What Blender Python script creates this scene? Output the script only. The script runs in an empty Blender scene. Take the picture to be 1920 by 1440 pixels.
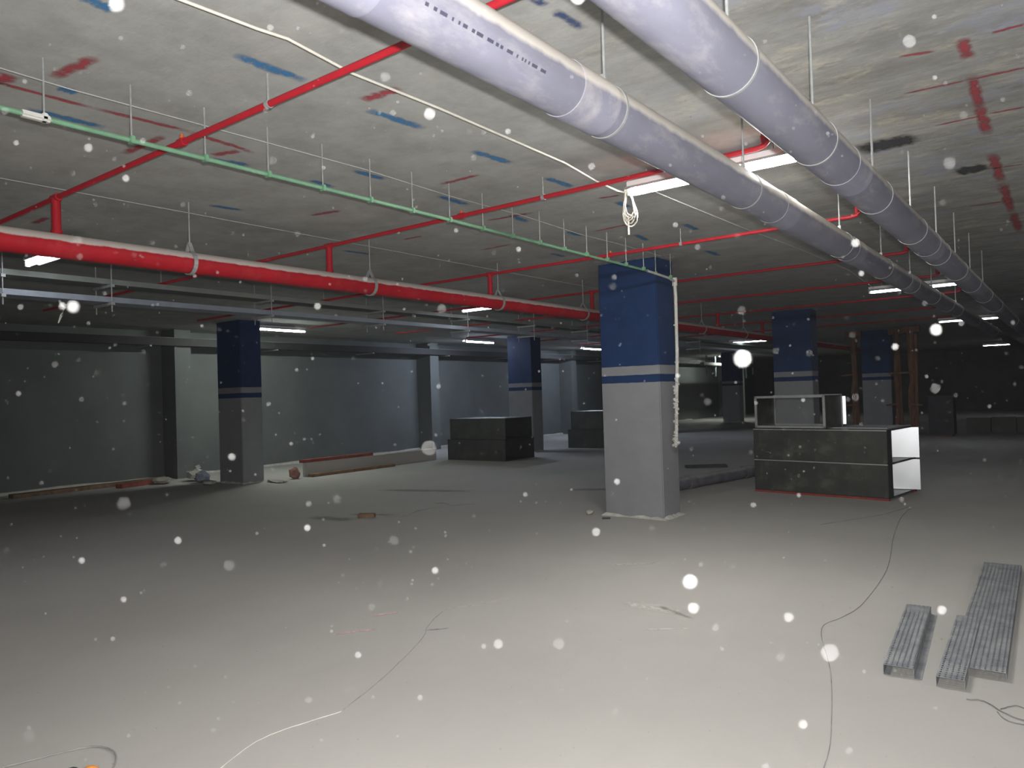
import bpy, bmesh, math, random
from mathutils import Vector, Matrix
random.seed(7)
SC = bpy.context.scene
COL = SC.collection
PI = math.pi

# ------------------------------------------------------------------ camera, world, exposure
HC, H = 1.55, 3.15                       # camera height, slab height
rv = Vector((0.79529627, 0.60541741, -0.03120266))
uv = Vector((0.03355176, 0.00743394, 0.99940933))
fv = Vector((-0.60529177, 0.79587342, 0.01440063))
cam = bpy.data.cameras.new('camera'); camo = bpy.data.objects.new('camera', cam); COL.objects.link(camo)
M = Matrix((( rv.x, uv.x, -fv.x, 0), (rv.y, uv.y, -fv.y, 0), (rv.z, uv.z, -fv.z, HC), (0, 0, 0, 1)))
camo.matrix_world = M
cam.sensor_width = 36.0
cam.lens = 36.0 * 1387.6 / 1920
cam.clip_start = 0.02; cam.clip_end = 200
cam.dof.use_dof = True
cam.dof.focus_distance = 7.0
cam.dof.aperture_fstop = cam.lens / 3.6   # a small compact camera's 3.6 mm aperture
SC.camera = camo
w = bpy.data.worlds.new('world'); SC.world = w; w.use_nodes = True
w.node_tree.nodes['Background'].inputs[0].default_value = (0.75, 0.8, 0.9, 1)
w.node_tree.nodes['Background'].inputs[1].default_value = 0.03
# fine dust haze in the basement air
hz = w.node_tree.nodes.new('ShaderNodeVolumeScatter')
hz.inputs['Density'].default_value = 0.00011; hz.inputs['Color'].default_value = (0.92, 0.95, 1.0, 1)
w.node_tree.links.new(hz.outputs[0], w.node_tree.nodes['World Output'].inputs['Volume'])
SC.view_settings.view_transform = 'Standard'; SC.view_settings.look = 'None'
SC.view_settings.gamma = 1; SC.view_settings.exposure = 0; SC.view_settings.use_curve_mapping = False
cy = SC.cycles
cy.max_bounces = 6; cy.diffuse_bounces = 4; cy.glossy_bounces = 3; cy.transmission_bounces = 2; cy.transparent_max_bounces = 8
cy.caustics_reflective = False; cy.caustics_refractive = False
FLASH_W = 980.0
TUBE_E = 85.0
# the camera's own flash, just above the lens
fl = bpy.data.lights.new('camera_flash', 'SPOT'); fl.spot_size = math.radians(146); fl.spot_blend = 1.0; fl.energy = FLASH_W; fl.shadow_soft_size = 0.02; fl.color = (1.0, 0.985, 0.965)
flo = bpy.data.objects.new('camera_flash', fl); COL.objects.link(flo)
flo.location = Vector((0, 0, HC)) + uv * 0.085 + rv * 0.03
flo.rotation_euler = (fv + rv * 0.06).to_track_quat('-Z', 'Y').to_euler()      # the flash head throws its beam forward, fading to the sides

# ------------------------------------------------------------------ materials
def node(nt, t, **kw):
    n = nt.nodes.new(t)
    for k, v in kw.items(): setattr(n, k, v)
    return n
def c4(c): return (c[0], c[1], c[2], 1.0)
def mixc(nt, fac, a, b):
    n = node(nt, 'ShaderNodeMix', data_type='RGBA')
    for i, v in ((0, fac), (6, a), (7, b)):
        if isinstance(v, bpy.types.NodeSocket): nt.links.new(v, n.inputs[i])
        elif isinstance(v, (int, float)): n.inputs[i].default_value = v
        else: n.inputs[i].default_value = c4(v)
    return n.outputs[2]
def ramp(nt, sock, a, b, ca=(0, 0, 0), cb=(1, 1, 1)):
    r = node(nt, 'ShaderNodeValToRGB')
    if a < 0:                                # a ramp holds 0 to 1 only: lift the signal instead
        ad = node(nt, 'ShaderNodeMath', operation='ADD'); nt.links.new(sock, ad.inputs[0]); ad.inputs[1].default_value = 0.1; sock = ad.outputs[0]; a += 0.1; b += 0.1
    r.color_ramp.elements[0].position = a; r.color_ramp.elements[1].position = b
    r.color_ramp.elements[0].color = c4(ca); r.color_ramp.elements[1].color = c4(cb)
    nt.links.new(sock, r.inputs[0]); return r.outputs[0]
def noise(nt, scale, detail=4, rough=0.6, stretch=None, coord='Object'):
    tc = node(nt, 'ShaderNodeTexCoord'); s = tc.outputs[coord]
    if stretch:
        mp = node(nt, 'ShaderNodeMapping'); mp.inputs['Scale'].default_value = stretch
        nt.links.new(s, mp.inputs[0]); s = mp.outputs[0]
    n = node(nt, 'ShaderNodeTexNoise'); n.inputs['Scale'].default_value = scale
    n.inputs['Detail'].default_value = detail; n.inputs['Roughness'].default_value = rough
    nt.links.new(s, n.inputs['Vector']); return n.outputs[0]
def bump(nt, bsdf, h, strength=0.3, dist=0.01):
    b = node(nt, 'ShaderNodeBump'); b.inputs['Strength'].default_value = strength; b.inputs['Distance'].default_value = dist
    nt.links.new(h, b.inputs['Height']); nt.links.new(b.outputs[0], bsdf.inputs['Normal'])
DUST = (0.58, 0.54, 0.49)
def mat(name, base, rough=0.7, metal=0.0, var=0.12, scale=6, stretch=None, dust=0.0, dust_at=(0.45, 0.75), smudge=0.0, bmp=0.0, spec=0.5, dustc=DUST):
    """a base colour with uneven tone, optional pale smudges and dust settled on upward faces"""
    m = bpy.data.materials.new(name); m.use_nodes = True; nt = m.node_tree; b = nt.nodes['Principled BSDF']
    n = noise(nt, scale, 5, 0.6, stretch)
    dark = tuple(x * (1 - var) for x in base); light = tuple(min(1, x * (1 + var)) for x in base)
    col = ramp(nt, n, 0.3, 0.7, dark, light)
    if smudge:
        s = ramp(nt, noise(nt, scale * 0.6 + 1.3, 6, 0.7, stretch), 0.52, 0.72)
        mu = node(nt, 'ShaderNodeMath', operation='MULTIPLY'); nt.links.new(s, mu.inputs[0]); mu.inputs[1].default_value = smudge
        col = mixc(nt, mu.outputs[0], col, DUST)
    if dust:
        g = node(nt, 'ShaderNodeNewGeometry'); sp = node(nt, 'ShaderNodeSeparateXYZ'); nt.links.new(g.outputs['Normal'], sp.inputs[0])
        ad = node(nt, 'ShaderNodeMath', operation='ADD'); nt.links.new(sp.outputs[2], ad.inputs[0])
        n2 = node(nt, 'ShaderNodeMath', operation='MULTIPLY_ADD'); nt.links.new(noise(nt, 9, 3), n2.inputs[0]); n2.inputs[1].default_value = 0.3; n2.inputs[2].default_value = -0.15
        nt.links.new(n2.outputs[0], ad.inputs[1])
        f = ramp(nt, ad.outputs[0], *dust_at)
        mu = node(nt, 'ShaderNodeMath', operation='MULTIPLY'); nt.links.new(f, mu.inputs[0]); mu.inputs[1].default_value = dust
        col = mixc(nt, mu.outputs[0], col, dustc)
    nt.links.new(col, b.inputs['Base Color'])
    b.inputs['Roughness'].default_value = rough; b.inputs['Metallic'].default_value = metal
    b.inputs['Specular IOR Level'].default_value = spec
    if bmp: bump(nt, b, noise(nt, scale * 4, 4), bmp, 0.01)
    return m
def mat_emit(name, col, strength):
    m = bpy.data.materials.new(name); m.use_nodes = True; nt = m.node_tree; b = nt.nodes['Principled BSDF']
    b.inputs['Base Color'].default_value = (0.9, 0.9, 0.9, 1)
    b.inputs['Emission Color'].default_value = c4(col); b.inputs['Emission Strength'].default_value = strength
    return m
def mat_stroke(name, col, density=0.75, scale=7.0, stretch=(1, 1, 1)):
    """worn spray paint or chalk: paint that covers in patches and thins out at the edges"""
    m = bpy.data.materials.new(name); m.use_nodes = True; nt = m.node_tree; b = nt.nodes['Principled BSDF']
    b.inputs['Base Color'].default_value = c4(col); b.inputs['Roughness'].default_value = 0.85
    tc = node(nt, 'ShaderNodeTexCoord'); sp = node(nt, 'ShaderNodeSeparateXYZ'); nt.links.new(tc.outputs['UV'], sp.inputs[0])
    def edge(sock, width):
        a = node(nt, 'ShaderNodeMath', operation='SUBTRACT'); nt.links.new(sock, a.inputs[0]); a.inputs[1].default_value = 0.5
        ab = node(nt, 'ShaderNodeMath', operation='ABSOLUTE'); nt.links.new(a.outputs[0], ab.inputs[0])
        return ramp(nt, ab.outputs[0], 0.5 - width, 0.5, (1, 1, 1), (0, 0, 0))
    e = node(nt, 'ShaderNodeMath', operation='MULTIPLY'); nt.links.new(edge(sp.outputs[0], 0.22), e.inputs[0]); nt.links.new(edge(sp.outputs[1], 0.36), e.inputs[1])
    n = ramp(nt, noise(nt, scale * 3, 5, 0.7), 0.2, 0.55)
    mu = node(nt, 'ShaderNodeMath', operation='MULTIPLY'); nt.links.new(e.outputs[0], mu.inputs[0]); nt.links.new(n, mu.inputs[1])
    mv = node(nt, 'ShaderNodeMath', operation='MULTIPLY'); nt.links.new(mu.outputs[0], mv.inputs[0]); mv.inputs[1].default_value = density
    nt.links.new(mv.outputs[0], b.inputs['Alpha'])
    return m

def mat_ceiling():
    m = bpy.data.materials.new('raw_slab_concrete'); m.use_nodes = True; nt = m.node_tree; b = nt.nodes['Principled BSDF']
    base = ramp(nt, noise(nt, 2.6, 8, 0.72), 0.32, 0.68, (0.31, 0.31, 0.295), (0.435, 0.435, 0.415))
    # streaks of the formwork boards, which run along X, stronger on the rough strip under the drain pipes
    st = ramp(nt, noise(nt, 1.7, 7, 0.72, (0.9, 3.0, 1)), 0.38, 0.64)
    tc = node(nt, 'ShaderNodeTexCoord'); sp = node(nt, 'ShaderNodeSeparateXYZ'); nt.links.new(tc.outputs['Object'], sp.inputs[0])
    rough_zone = ramp(nt, sp.outputs[0], 0.0, 1.0)          # replaced below by a map range
    mr = node(nt, 'ShaderNodeMapRange'); nt.links.new(sp.outputs[0], mr.inputs[0])
    mr.inputs[1].default_value = -2.6; mr.inputs[2].default_value = -1.2; mr.inputs[3].default_value = 0.10; mr.inputs[4].default_value = 0.55
    inv = node(nt, 'ShaderNodeMath', operation='SUBTRACT'); inv.inputs[0].default_value = 1.0; nt.links.new(st, inv.inputs[1])
    f = node(nt, 'ShaderNodeMath', operation='MULTIPLY'); nt.links.new(mr.outputs[0], f.inputs[0]); nt.links.new(inv.outputs[0], f.inputs[1])
    col = mixc(nt, f.outputs[0], base, (0.17, 0.165, 0.15))
    # bluish and ochre stains on the rough strip
    z2 = node(nt, 'ShaderNodeMapRange'); nt.links.new(sp.outputs[0], z2.inputs[0])
    z2.inputs[1].default_value = -2.2; z2.inputs[2].default_value = -1.0; z2.inputs[3].default_value = 0.08; z2.inputs[4].default_value = 0.85
    s2 = ramp(nt, noise(nt, 2.0, 5, 0.65, (1, 1.5, 1)), 0.52, 0.66)
    f2 = node(nt, 'ShaderNodeMath', operation='MULTIPLY'); nt.links.new(z2.outputs[0], f2.inputs[0]); nt.links.new(s2, f2.inputs[1])
    col = mixc(nt, f2.outputs[0], col, (0.31, 0.33, 0.40))
    s3 = ramp(nt, noise(nt, 3.1, 5, 0.7, (1, 1.8, 1)), 0.54, 0.68)
    f3 = node(nt, 'ShaderNodeMath', operation='MULTIPLY'); nt.links.new(z2.outputs[0], f3.inputs[0]); nt.links.new(s3, f3.inputs[1])
    col = mixc(nt, f3.outputs[0], col, (0.50, 0.47, 0.39))
    s4 = ramp(nt, noise(nt, 4.3, 6, 0.75, (0.7, 1.6, 1)), 0.56, 0.70)
    f4 = node(nt, 'ShaderNodeMath', operation='MULTIPLY'); nt.links.new(z2.outputs[0], f4.inputs[0]); nt.links.new(s4, f4.inputs[1])
    col = mixc(nt, f4.outputs[0], col, (0.20, 0.195, 0.175))
    nt.links.new(col, b.inputs['Base Color']); b.inputs['Roughness'].default_value = 0.9; b.inputs['Specular IOR Level'].default_value = 0.2
    h = node(nt, 'ShaderNodeMath', operation='ADD'); nt.links.new(st, h.inputs[0]); nt.links.new(noise(nt, 18, 5), h.inputs[1])
    bump(nt, b, h.outputs[0], 0.16, 0.010)
    nt.nodes.remove(rough_zone.node)
    return m
def mat_floor():
    m = bpy.data.materials.new('dusty_floor_concrete'); m.use_nodes = True; nt = m.node_tree; b = nt.nodes['Principled BSDF']
    col = ramp(nt, noise(nt, 0.45, 6, 0.6), 0.3, 0.72, (0.405, 0.39, 0.37), (0.475, 0.46, 0.435))
    fine = ramp(nt, noise(nt, 26, 4, 0.6), 0.62, 0.8)
    mu = node(nt, 'ShaderNodeMath', operation='MULTIPLY'); nt.links.new(fine, mu.inputs[0]); mu.inputs[1].default_value = 0.18
    col = mixc(nt, mu.outputs[0], col, (0.33, 0.31, 0.29))
    st = ramp(nt, noise(nt, 0.8, 5, 0.7, (1.6, 0.5, 1)), 0.56, 0.75)
    m2 = node(nt, 'ShaderNodeMath', operation='MULTIPLY'); nt.links.new(st, m2.inputs[0]); m2.inputs[1].default_value = 0.22
    col = mixc(nt, m2.outputs[0], col, (0.33, 0.315, 0.30))
    nt.links.new(col, b.inputs['Base Color']); b.inputs['Roughness'].default_value = 0.85; b.inputs['Specular IOR Level'].default_value = 0.25
    bump(nt, b, noise(nt, 30, 5), 0.12, 0.004)
    return m
def mat_column():
    """grey paint below, blue above, with a blue line in the grey: bands by height"""
    m = bpy.data.materials.new('painted_column'); m.use_nodes = True; nt = m.node_tree; b = nt.nodes['Principled BSDF']
    tc = node(nt, 'ShaderNodeTexCoord'); sp = node(nt, 'ShaderNodeSeparateXYZ'); nt.links.new(tc.outputs['Object'], sp.inputs[0])
    wob = node(nt, 'ShaderNodeMath', operation='MULTIPLY_ADD'); nt.links.new(noise(nt, 9, 3), wob.inputs[0]); wob.inputs[1].default_value = 0.012
    nt.links.new(sp.outputs[2], wob.inputs[2])
    r = node(nt, 'ShaderNodeValToRGB'); r.color_ramp.interpolation = 'CONSTANT'
    dv = node(nt, 'ShaderNodeMath', operation='DIVIDE'); nt.links.new(wob.outputs[0], dv.inputs[0]); dv.inputs[1].default_value = 4.0
    nt.links.new(dv.outputs[0], r.inputs[0])
    els = r.color_ramp.elements
    els[0].position = 0; els[0].color = (0, 0, 0, 1)
    els[1].position = 1.652 / 4; els[1].color = (1, 1, 1, 1)
    e = els.new(1.738 / 4); e.color = (0, 0, 0, 1)
    e = els.new(1.846 / 4); e.color = (1, 1, 1, 1)
    grey = ramp(nt, noise(nt, 3.5, 5), 0.3, 0.7, (0.21, 0.215, 0.23), (0.25, 0.252, 0.265))
    blue = ramp(nt, noise(nt, 5, 6, 0.7), 0.3, 0.75, (0.007, 0.025, 0.085), (0.011, 0.036, 0.115))
    col = mixc(nt, r.outputs[0], grey, blue)
    nt.links.new(col, b.inputs['Base Color']); b.inputs['Roughness'].default_value = 0.6; b.inputs['Specular IOR Level'].default_value = 0.3
    bump(nt, b, noise(nt, 14, 5), 0.15, 0.006)
    return m
def mat_perf():
    """galvanised sheet punched with rows of small holes"""
    m = bpy.data.materials.new('perforated_zinc'); m.use_nodes = True; nt = m.node_tree; b = nt.nodes['Principled BSDF']
    tc = node(nt, 'ShaderNodeTexCoord'); sp = node(nt, 'ShaderNodeSeparateXYZ'); nt.links.new(tc.outputs['UV'], sp.inputs[0])
    def fr(s, per):
        a = node(nt, 'ShaderNodeMath', operation='DIVIDE'); nt.links.new(s, a.inputs[0]); a.inputs[1].default_value = per
        f = node(nt, 'ShaderNodeMath', operation='FRACT'); nt.links.new(a.outputs[0], f.inputs[0])
        s2 = node(nt, 'ShaderNodeMath', operation='SUBTRACT'); nt.links.new(f.outputs[0], s2.inputs[0]); s2.inputs[1].default_value = 0.5
        p = node(nt, 'ShaderNodeMath', operation='POWER'); nt.links.new(s2.outputs[0], p.inputs[0]); p.inputs[1].default_value = 2
        return p.outputs[0]
    a = node(nt, 'ShaderNodeMath', operation='ADD'); nt.links.new(fr(sp.outputs[0], 0.025), a.inputs[0]); nt.links.new(fr(sp.outputs[1], 0.032), a.inputs[1])
    hole = node(nt, 'ShaderNodeMath', operation='GREATER_THAN'); nt.links.new(a.outputs[0], hole.inputs[0]); hole.inputs[1].default_value = 0.055
    nt.links.new(hole.outputs[0], b.inputs['Alpha'])
    col = ramp(nt, noise(nt, 7, 5, 0.7), 0.35, 0.68, (0.20, 0.215, 0.245), (0.40, 0.41, 0.42))
    nt.links.new(col, b.inputs['Base Color']); b.inputs['Roughness'].default_value = 0.6; b.inputs['Metallic'].default_value = 0.25
    return m

MT = dict(
    ceiling=mat_ceiling(), floor=mat_floor(), column=mat_column(), perf=mat_perf(),
    wall=mat('grey_wall_paint', (0.125, 0.134, 0.134), 0.75, var=0.1, scale=1.2, bmp=0.1, spec=0.25),
    wall_raw=mat('bare_wall_concrete', (0.11, 0.107, 0.10), 0.9, var=0.2, scale=1.0, bmp=0.2, spec=0.2),
    mortar=mat('pale_mortar', (0.52, 0.50, 0.46), 0.95, var=0.2, scale=12, bmp=0.4, spec=0.1),
    pvc=mat('grey_drain_plastic', (0.18, 0.18, 0.228), 0.5, var=0.10, scale=5, stretch=(1.6, 0.6, 1.6), dust=0.85, dust_at=(-0.04, 0.16), smudge=0.28, spec=0.35),
    pvc_ring=mat('grey_drain_socket', (0.195, 0.195, 0.245), 0.5, var=0.1, scale=6, dust=0.85, dust_at=(-0.04, 0.16), smudge=0.3, spec=0.35),
    ink=mat('black_print', (0.05, 0.05, 0.08), 0.7),
    red=mat('red_pipe_paint', (0.33, 0.008, 0.016), 0.6, var=0.12, scale=5, dust=0.95, dust_at=(0.2, 0.32), smudge=0.04, spec=0.2, dustc=(0.48, 0.44, 0.41)),
    red_thin=mat('red_branch_paint', (0.38, 0.010, 0.02), 0.5, var=0.12, scale=5, dust=0.55, dust_at=(0.70, 0.95), spec=0.4),
    orange=mat('orange_thread_seal', (0.55, 0.10, 0.03), 0.6),
    green=mat('green_conduit_paint', (0.125, 0.26, 0.16), 0.55, var=0.15, scale=7, dust=0.5, dust_at=(0.7, 0.95), smudge=0.12, spec=0.4),
    white_pipe=mat('white_plastic', (0.52, 0.51, 0.48), 0.6, var=0.12, scale=12, smudge=0.2),
    zinc=mat('galvanised_rod', (0.30, 0.31, 0.31), 0.55, metal=0.2, var=0.15, scale=20),
    cable=mat('cream_cable', (0.62, 0.60, 0.53), 0.6, var=0.1, scale=9),
    thin_wire=mat('thin_grey_wire', (0.38, 0.38, 0.37), 0.6),
    dark_wire=mat('dark_floor_wire', (0.16, 0.16, 0.155), 0.7, var=0.4, scale=10),
    dusty_wire=mat('dusty_floor_wire', (0.29, 0.28, 0.265), 0.8, var=0.35, scale=6),
    pale_wire=mat('pale_floor_wire', (0.66, 0.64, 0.58), 0.7, var=0.2, scale=9),
    batten=mat('white_enamel', (0.7, 0.7, 0.7), 0.5, var=0.03),
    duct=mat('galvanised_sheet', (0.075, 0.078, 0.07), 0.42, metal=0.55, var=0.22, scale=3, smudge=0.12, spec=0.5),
    duct_side=mat('shaded_edge_sheet', (0.05, 0.052, 0.05), 0.5, metal=0.5, var=0.2, scale=5),  # darker copy of the duct sheet, for shade at the open end
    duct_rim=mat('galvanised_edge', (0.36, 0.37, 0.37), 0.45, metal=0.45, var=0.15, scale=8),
    duct_end=mat('flash_catching_sheet', (0.50, 0.51, 0.53), 0.36, metal=0.9, var=0.04, scale=2, spec=0.5),  # pale and glossy to carry the flash glare on the added plates
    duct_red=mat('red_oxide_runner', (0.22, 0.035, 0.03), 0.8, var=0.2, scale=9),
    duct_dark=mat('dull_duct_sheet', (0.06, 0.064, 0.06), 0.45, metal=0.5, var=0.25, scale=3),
    tray=mat('zinc_cable_tray', (0.17, 0.185, 0.17), 0.75, metal=0.0, var=0.12, scale=5),
    tray_blue=mat('bluish_zinc_trunking', (0.24, 0.265, 0.31), 0.6, metal=0.1, var=0.1, scale=5),
    trunk=mat('dark_wall_trunking', (0.02, 0.019, 0.021), 0.7, var=0.2, scale=4, dust=0.15),
    wood=mat('raw_timber', (0.16, 0.085, 0.055), 0.9, var=0.35, scale=4, stretch=(6, 6, 0.7), bmp=0.4, spec=0.15),
    wood_floor=mat('dirty_plank', (0.20, 0.13, 0.085), 0.9, var=0.35, scale=8, spec=0.15),
    wood_red=mat('red_stained_plank', (0.25, 0.075, 0.06), 0.9, var=0.3, scale=8, spec=0.15),
    dark_pipe=mat('dark_plastic_pipe', (0.12, 0.115, 0.135), 0.7, var=0.3, scale=5, dust=0.35),
    bag=mat('pale_paper_bag', (0.46, 0.45, 0.41), 0.9, var=0.2, scale=6, bmp=0.5),
    bag_blue=mat('bluish_bag', (0.26, 0.29, 0.36), 0.9, var=0.2, scale=6, bmp=0.5),
    stone=mat('rubble', (0.38, 0.35, 0.31), 0.95, var=0.3, scale=9, bmp=0.5),
    brick=mat('broken_brick', (0.30, 0.15, 0.12), 0.95, var=0.3, scale=9, bmp=0.5),
    scrap=mat('white_scrap', (0.80, 0.80, 0.77), 0.7),
    black=mat('black_rubber', (0.03, 0.028, 0.04), 0.6, var=0.2),
    tool_orange=mat('orange_case', (0.80, 0.30, 0.06), 0.5, var=0.1),
    crate=mat('dark_crate', (0.035, 0.035, 0.04), 0.7, var=0.3, scale=3),
    dust_mote=mat('airborne_dust', (0.034, 0.0335, 0.033), 0.9),
    s_blue=mat_stroke('blue_spray_paint', (0.03, 0.19, 0.42), 0.9),
    s_navy=mat_stroke('dark_blue_spray_paint', (0.03, 0.06, 0.17), 0.85),
    s_red=mat_stroke('red_spray_paint', (0.38, 0.045, 0.06), 0.95),
    s_black=mat_stroke('black_mark', (0.025, 0.027, 0.032), 1.4),
    s_pale=mat_stroke('pale_plaster', (0.55, 0.54, 0.51), 0.7),
    s_pink=mat_stroke('pink_chalk', (0.80, 0.56, 0.53), 0.9),
    s_white=mat_stroke('white_chalk', (0.74, 0.71, 0.66), 0.6),
    s_dirt=mat_stroke('dark_scuff', (0.24, 0.235, 0.23), 0.5),
)
T_BLUISH = mat_emit('bluish_tube', (0.72, 0.82, 1.0), TUBE_E * 3.2)
T_WARM = mat_emit('warm_white_tube', (0.93, 1.0, 0.90), TUBE_E * 3.1)
T_COOL = mat_emit('cool_white_tube', (0.86, 0.92, 1.0), TUBE_E)
T_MID = mat_emit('fair_white_tube', (1.0, 1.0, 0.95), TUBE_E * 2.3)
T_FAINT = mat_emit('faint_cool_tube', (0.86, 0.92, 1.0), TUBE_E * 0.15)  # faint emission, set only for light balance
T_DIM = mat_emit('dimmed_cool_tube', (0.86, 0.92, 1.0), TUBE_E * 0.3)  # emission lowered to keep the floors and walls around it dim
T_BRIGHT = mat_emit('bright_white_tube', (1.0, 1.0, 0.94), TUBE_E * 4.6)

# ------------------------------------------------------------------ mesh helpers
def obj(name, bm, material, parent=None, smooth=False, loc=None, rotz=None):
    me = bpy.data.meshes.new(name); bm.to_mesh(me); bm.free()
    if material is not None: me.materials.append(material)
    if smooth:
        for p in me.polygons: p.use_smooth = True
        me.set_sharp_from_angle(angle=math.radians(35))
    o = bpy.data.objects.new(name, me); COL.objects.link(o)
    if parent is not None: o.parent = parent
    if loc is not None: o.location = loc
    if rotz is not None: o.rotation_euler = (0, 0, rotz)
    return o
def tag(o, label, cat, group=None, kind=None):
    if label: o['label'] = label
    if cat: o['category'] = cat
    if group: o['group'] = group
    if kind: o['kind'] = kind
    return o
def thing(name, label, cat, loc=(0, 0, 0), rotz=0, group=None):
    o = bpy.data.objects.new(name, None); COL.objects.link(o); o.location = loc; o.rotation_euler = (0, 0, rotz)
    o.empty_display_size = 0.1
    return tag(o, label, cat, group)
def dup(o, parent=None):
    c = o.copy(); COL.objects.link(c)
    if parent is not None: c.parent = parent
    for ch in list(o.children): dup(ch, c)
    return c
def box(bm, lo, hi, mtx=None):
    vs = [bm.verts.new((x, y, z)) for x in (lo[0], hi[0]) for y in (lo[1], hi[1]) for z in (lo[2], hi[2])]
    if mtx is not None:
        for v in vs: v.co = mtx @ v.co
    for f in ((0, 1, 3, 2), (4, 6, 7, 5), (0, 4, 5, 1), (2, 3, 7, 6), (0, 2, 6, 4), (1, 5, 7, 3)):
        bm.faces.new([vs[i] for i in f])
    return vs
def ring_pts(c, d, r, n, up=None):
    d = Vector(d).normalized(); a = Vector((0, 0, 1)) if abs(d.z) < 0.95 else Vector((1, 0, 0))
    x = d.cross(a).normalized(); y = x.cross(d)
    return [Vector(c) + x * (r * math.cos(2 * PI * i / n)) + y * (r * math.sin(2 * PI * i / n)) for i in range(n)]
def tube(bm, pts, r, n=10, cap=True):
    """a round tube along a path; r may be a list of radii"""
    pts = [Vector(p) for p in pts]; rings = []
    for i, p in enumerate(pts):
        d = (pts[min(i + 1, len(pts) - 1)] - pts[max(i - 1, 0)])
        rr = r[i] if isinstance(r, (list, tuple)) else r
        rings.append([bm.verts.new(q) for q in ring_pts(p, d, rr, n)])
    for a, b in zip(rings, rings[1:]):
        for i in range(n): bm.faces.new((a[i], a[(i + 1) % n], b[(i + 1) % n], b[i]))
    if cap:
        bm.faces.new(rings[0][::-1]); bm.faces.new(rings[-1])
    bmesh.ops.recalc_face_normals(bm, faces=bm.faces)
def lathe_along(bm, p0, d, prof, n=24):
    """profile [(distance, radius)] turned round the axis from p0 along d"""
    d = Vector(d).normalized(); rings = [[bm.verts.new(q) for q in ring_pts(Vector(p0) + d * s, d, r, n)] for s, r in prof]
    for a, b in zip(rings, rings[1:]):
        for i in range(n): bm.faces.new((a[i], a[(i + 1) % n], b[(i + 1) % n], b[i]))
    bm.faces.new(rings[0][::-1]); bm.faces.new(rings[-1])
    bmesh.ops.recalc_face_normals(bm, faces=bm.faces)
def N(): return bmesh.new()
def boxo(name, lo, hi, m, parent=None, bevel=0.0, mtx=None, **k):
    bm = N(); box(bm, lo, hi, mtx)
    if bevel: bmesh.ops.bevel(bm, geom=bm.edges[:], offset=bevel, segments=2, affect='EDGES')
    bmesh.ops.recalc_face_normals(bm, faces=bm.faces)
    return obj(name, bm, m, parent, **k)
def tubeo(name, pts, r, m, parent=None, n=10, **k):
    bm = N(); tube(bm, pts, r, n); return obj(name, bm, m, parent, smooth=True, **k)
def stroke(name, a, b, wdt, m, parent, z, segs=10, jit=0.18):
    """a thin patch of paint on the slab with ragged edges"""
    a = Vector((a[0], a[1], 0)); b = Vector((b[0], b[1], 0)); d = b - a; L = d.length; d.normalize(); nrm = Vector((-d.y, d.x, 0))
    bm = N(); uvl = bm.loops.layers.uv.new('UVMap'); rows = []
    for i in range(segs + 1):
        t = i / segs; c = a + d * (L * t) + nrm * random.uniform(-.06, .06) * wdt
        hw = wdt * 0.5 * (1 + random.uniform(-jit, jit))
        rows.append([bm.verts.new((c + nrm * s * hw).to_tuple()[:2] + (z,)) for s in (-1, 1)])
    for i in range(segs):
        f = bm.faces.new((rows[i][0], rows[i][1], rows[i + 1][1], rows[i + 1][0]))
        for lp, (u, v) in zip(f.loops, ((i, 0), (i, 1), (i + 1, 1), (i + 1, 0))): lp[uvl].uv = (u / segs, v)
    return obj(name, bm, m, parent)

# ------------------------------------------------------------------ the setting
XL, XR, YF, YB = -15.6, 7.0, -7.0, 45.0
floor = boxo('floor', (XL - .3, YF - .3, -0.2), (XR + .3, YB + .3, 0), MT['floor']); floor['kind'] = 'structure'
ceiling = boxo('ceiling', (XL - .3, YF - .3, H), (XR + .3, YB + .3, H + .25), MT['ceiling']); ceiling['kind'] = 'structure'
wl = boxo('wall_left', (XL - .3, YF, 0), (XL, YB, H), MT['wall']); wl['kind'] = 'structure'
wb = boxo('wall_back', (XL - .3, YB, 0), (XR + .3, YB + .3, H), MT['wall_raw']); wb['kind'] = 'structure'
wr = boxo('wall_right', (XR, YF, 0), (XR + .3, YB, H), MT['wall_raw']); wr['kind'] = 'structure'
wf = boxo('wall_front', (XL - .3, YF - .3, 0), (XR + .3, YF, H), MT['wall_raw']); wf['kind'] = 'structure'
for y in (0.35, 8.1, 15.85, 23.5, 31.4, 39.2):           # piers of the left wall, deepened to cut the lamps' light
    boxo('pier', (XL, y, 0), (XL + .55, y + .36, H - .003), MT['wall'], wl)
# dusty ridge of mortar at the foot of the left wall
bm = N(); prev = None
for i in range(70):
    y = 1.0 + i * 0.5; hh = 0.035 + random.random() * 0.035; dd = 0.05 + random.random() * 0.06
    row = [bm.verts.new((XL, y, hh)), bm.verts.new((XL + dd * .6, y, hh * .9)), bm.verts.new((XL + dd, y, 0.001))]
    if prev:
        for k in range(2): bm.faces.new((prev[k], prev[k + 1], row[k + 1], row[k]))
    prev = row
obj('mortar_ridge', bm, MT['mortar'], wl)
# low upstand on the floor in front of the left wall
up = boxo('trim_1', (-12.78, 9.55, 0), (-12.6, 13.4, 0.27), MT['floor'], bevel=0.008); up['kind'] = 'structure'
bm = N(); box(bm, (-12.79, 9.55, 0.27), (-12.59, 13.4, 0.282)); obj('mortar_cap', bm, MT['mortar'], up)

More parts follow.
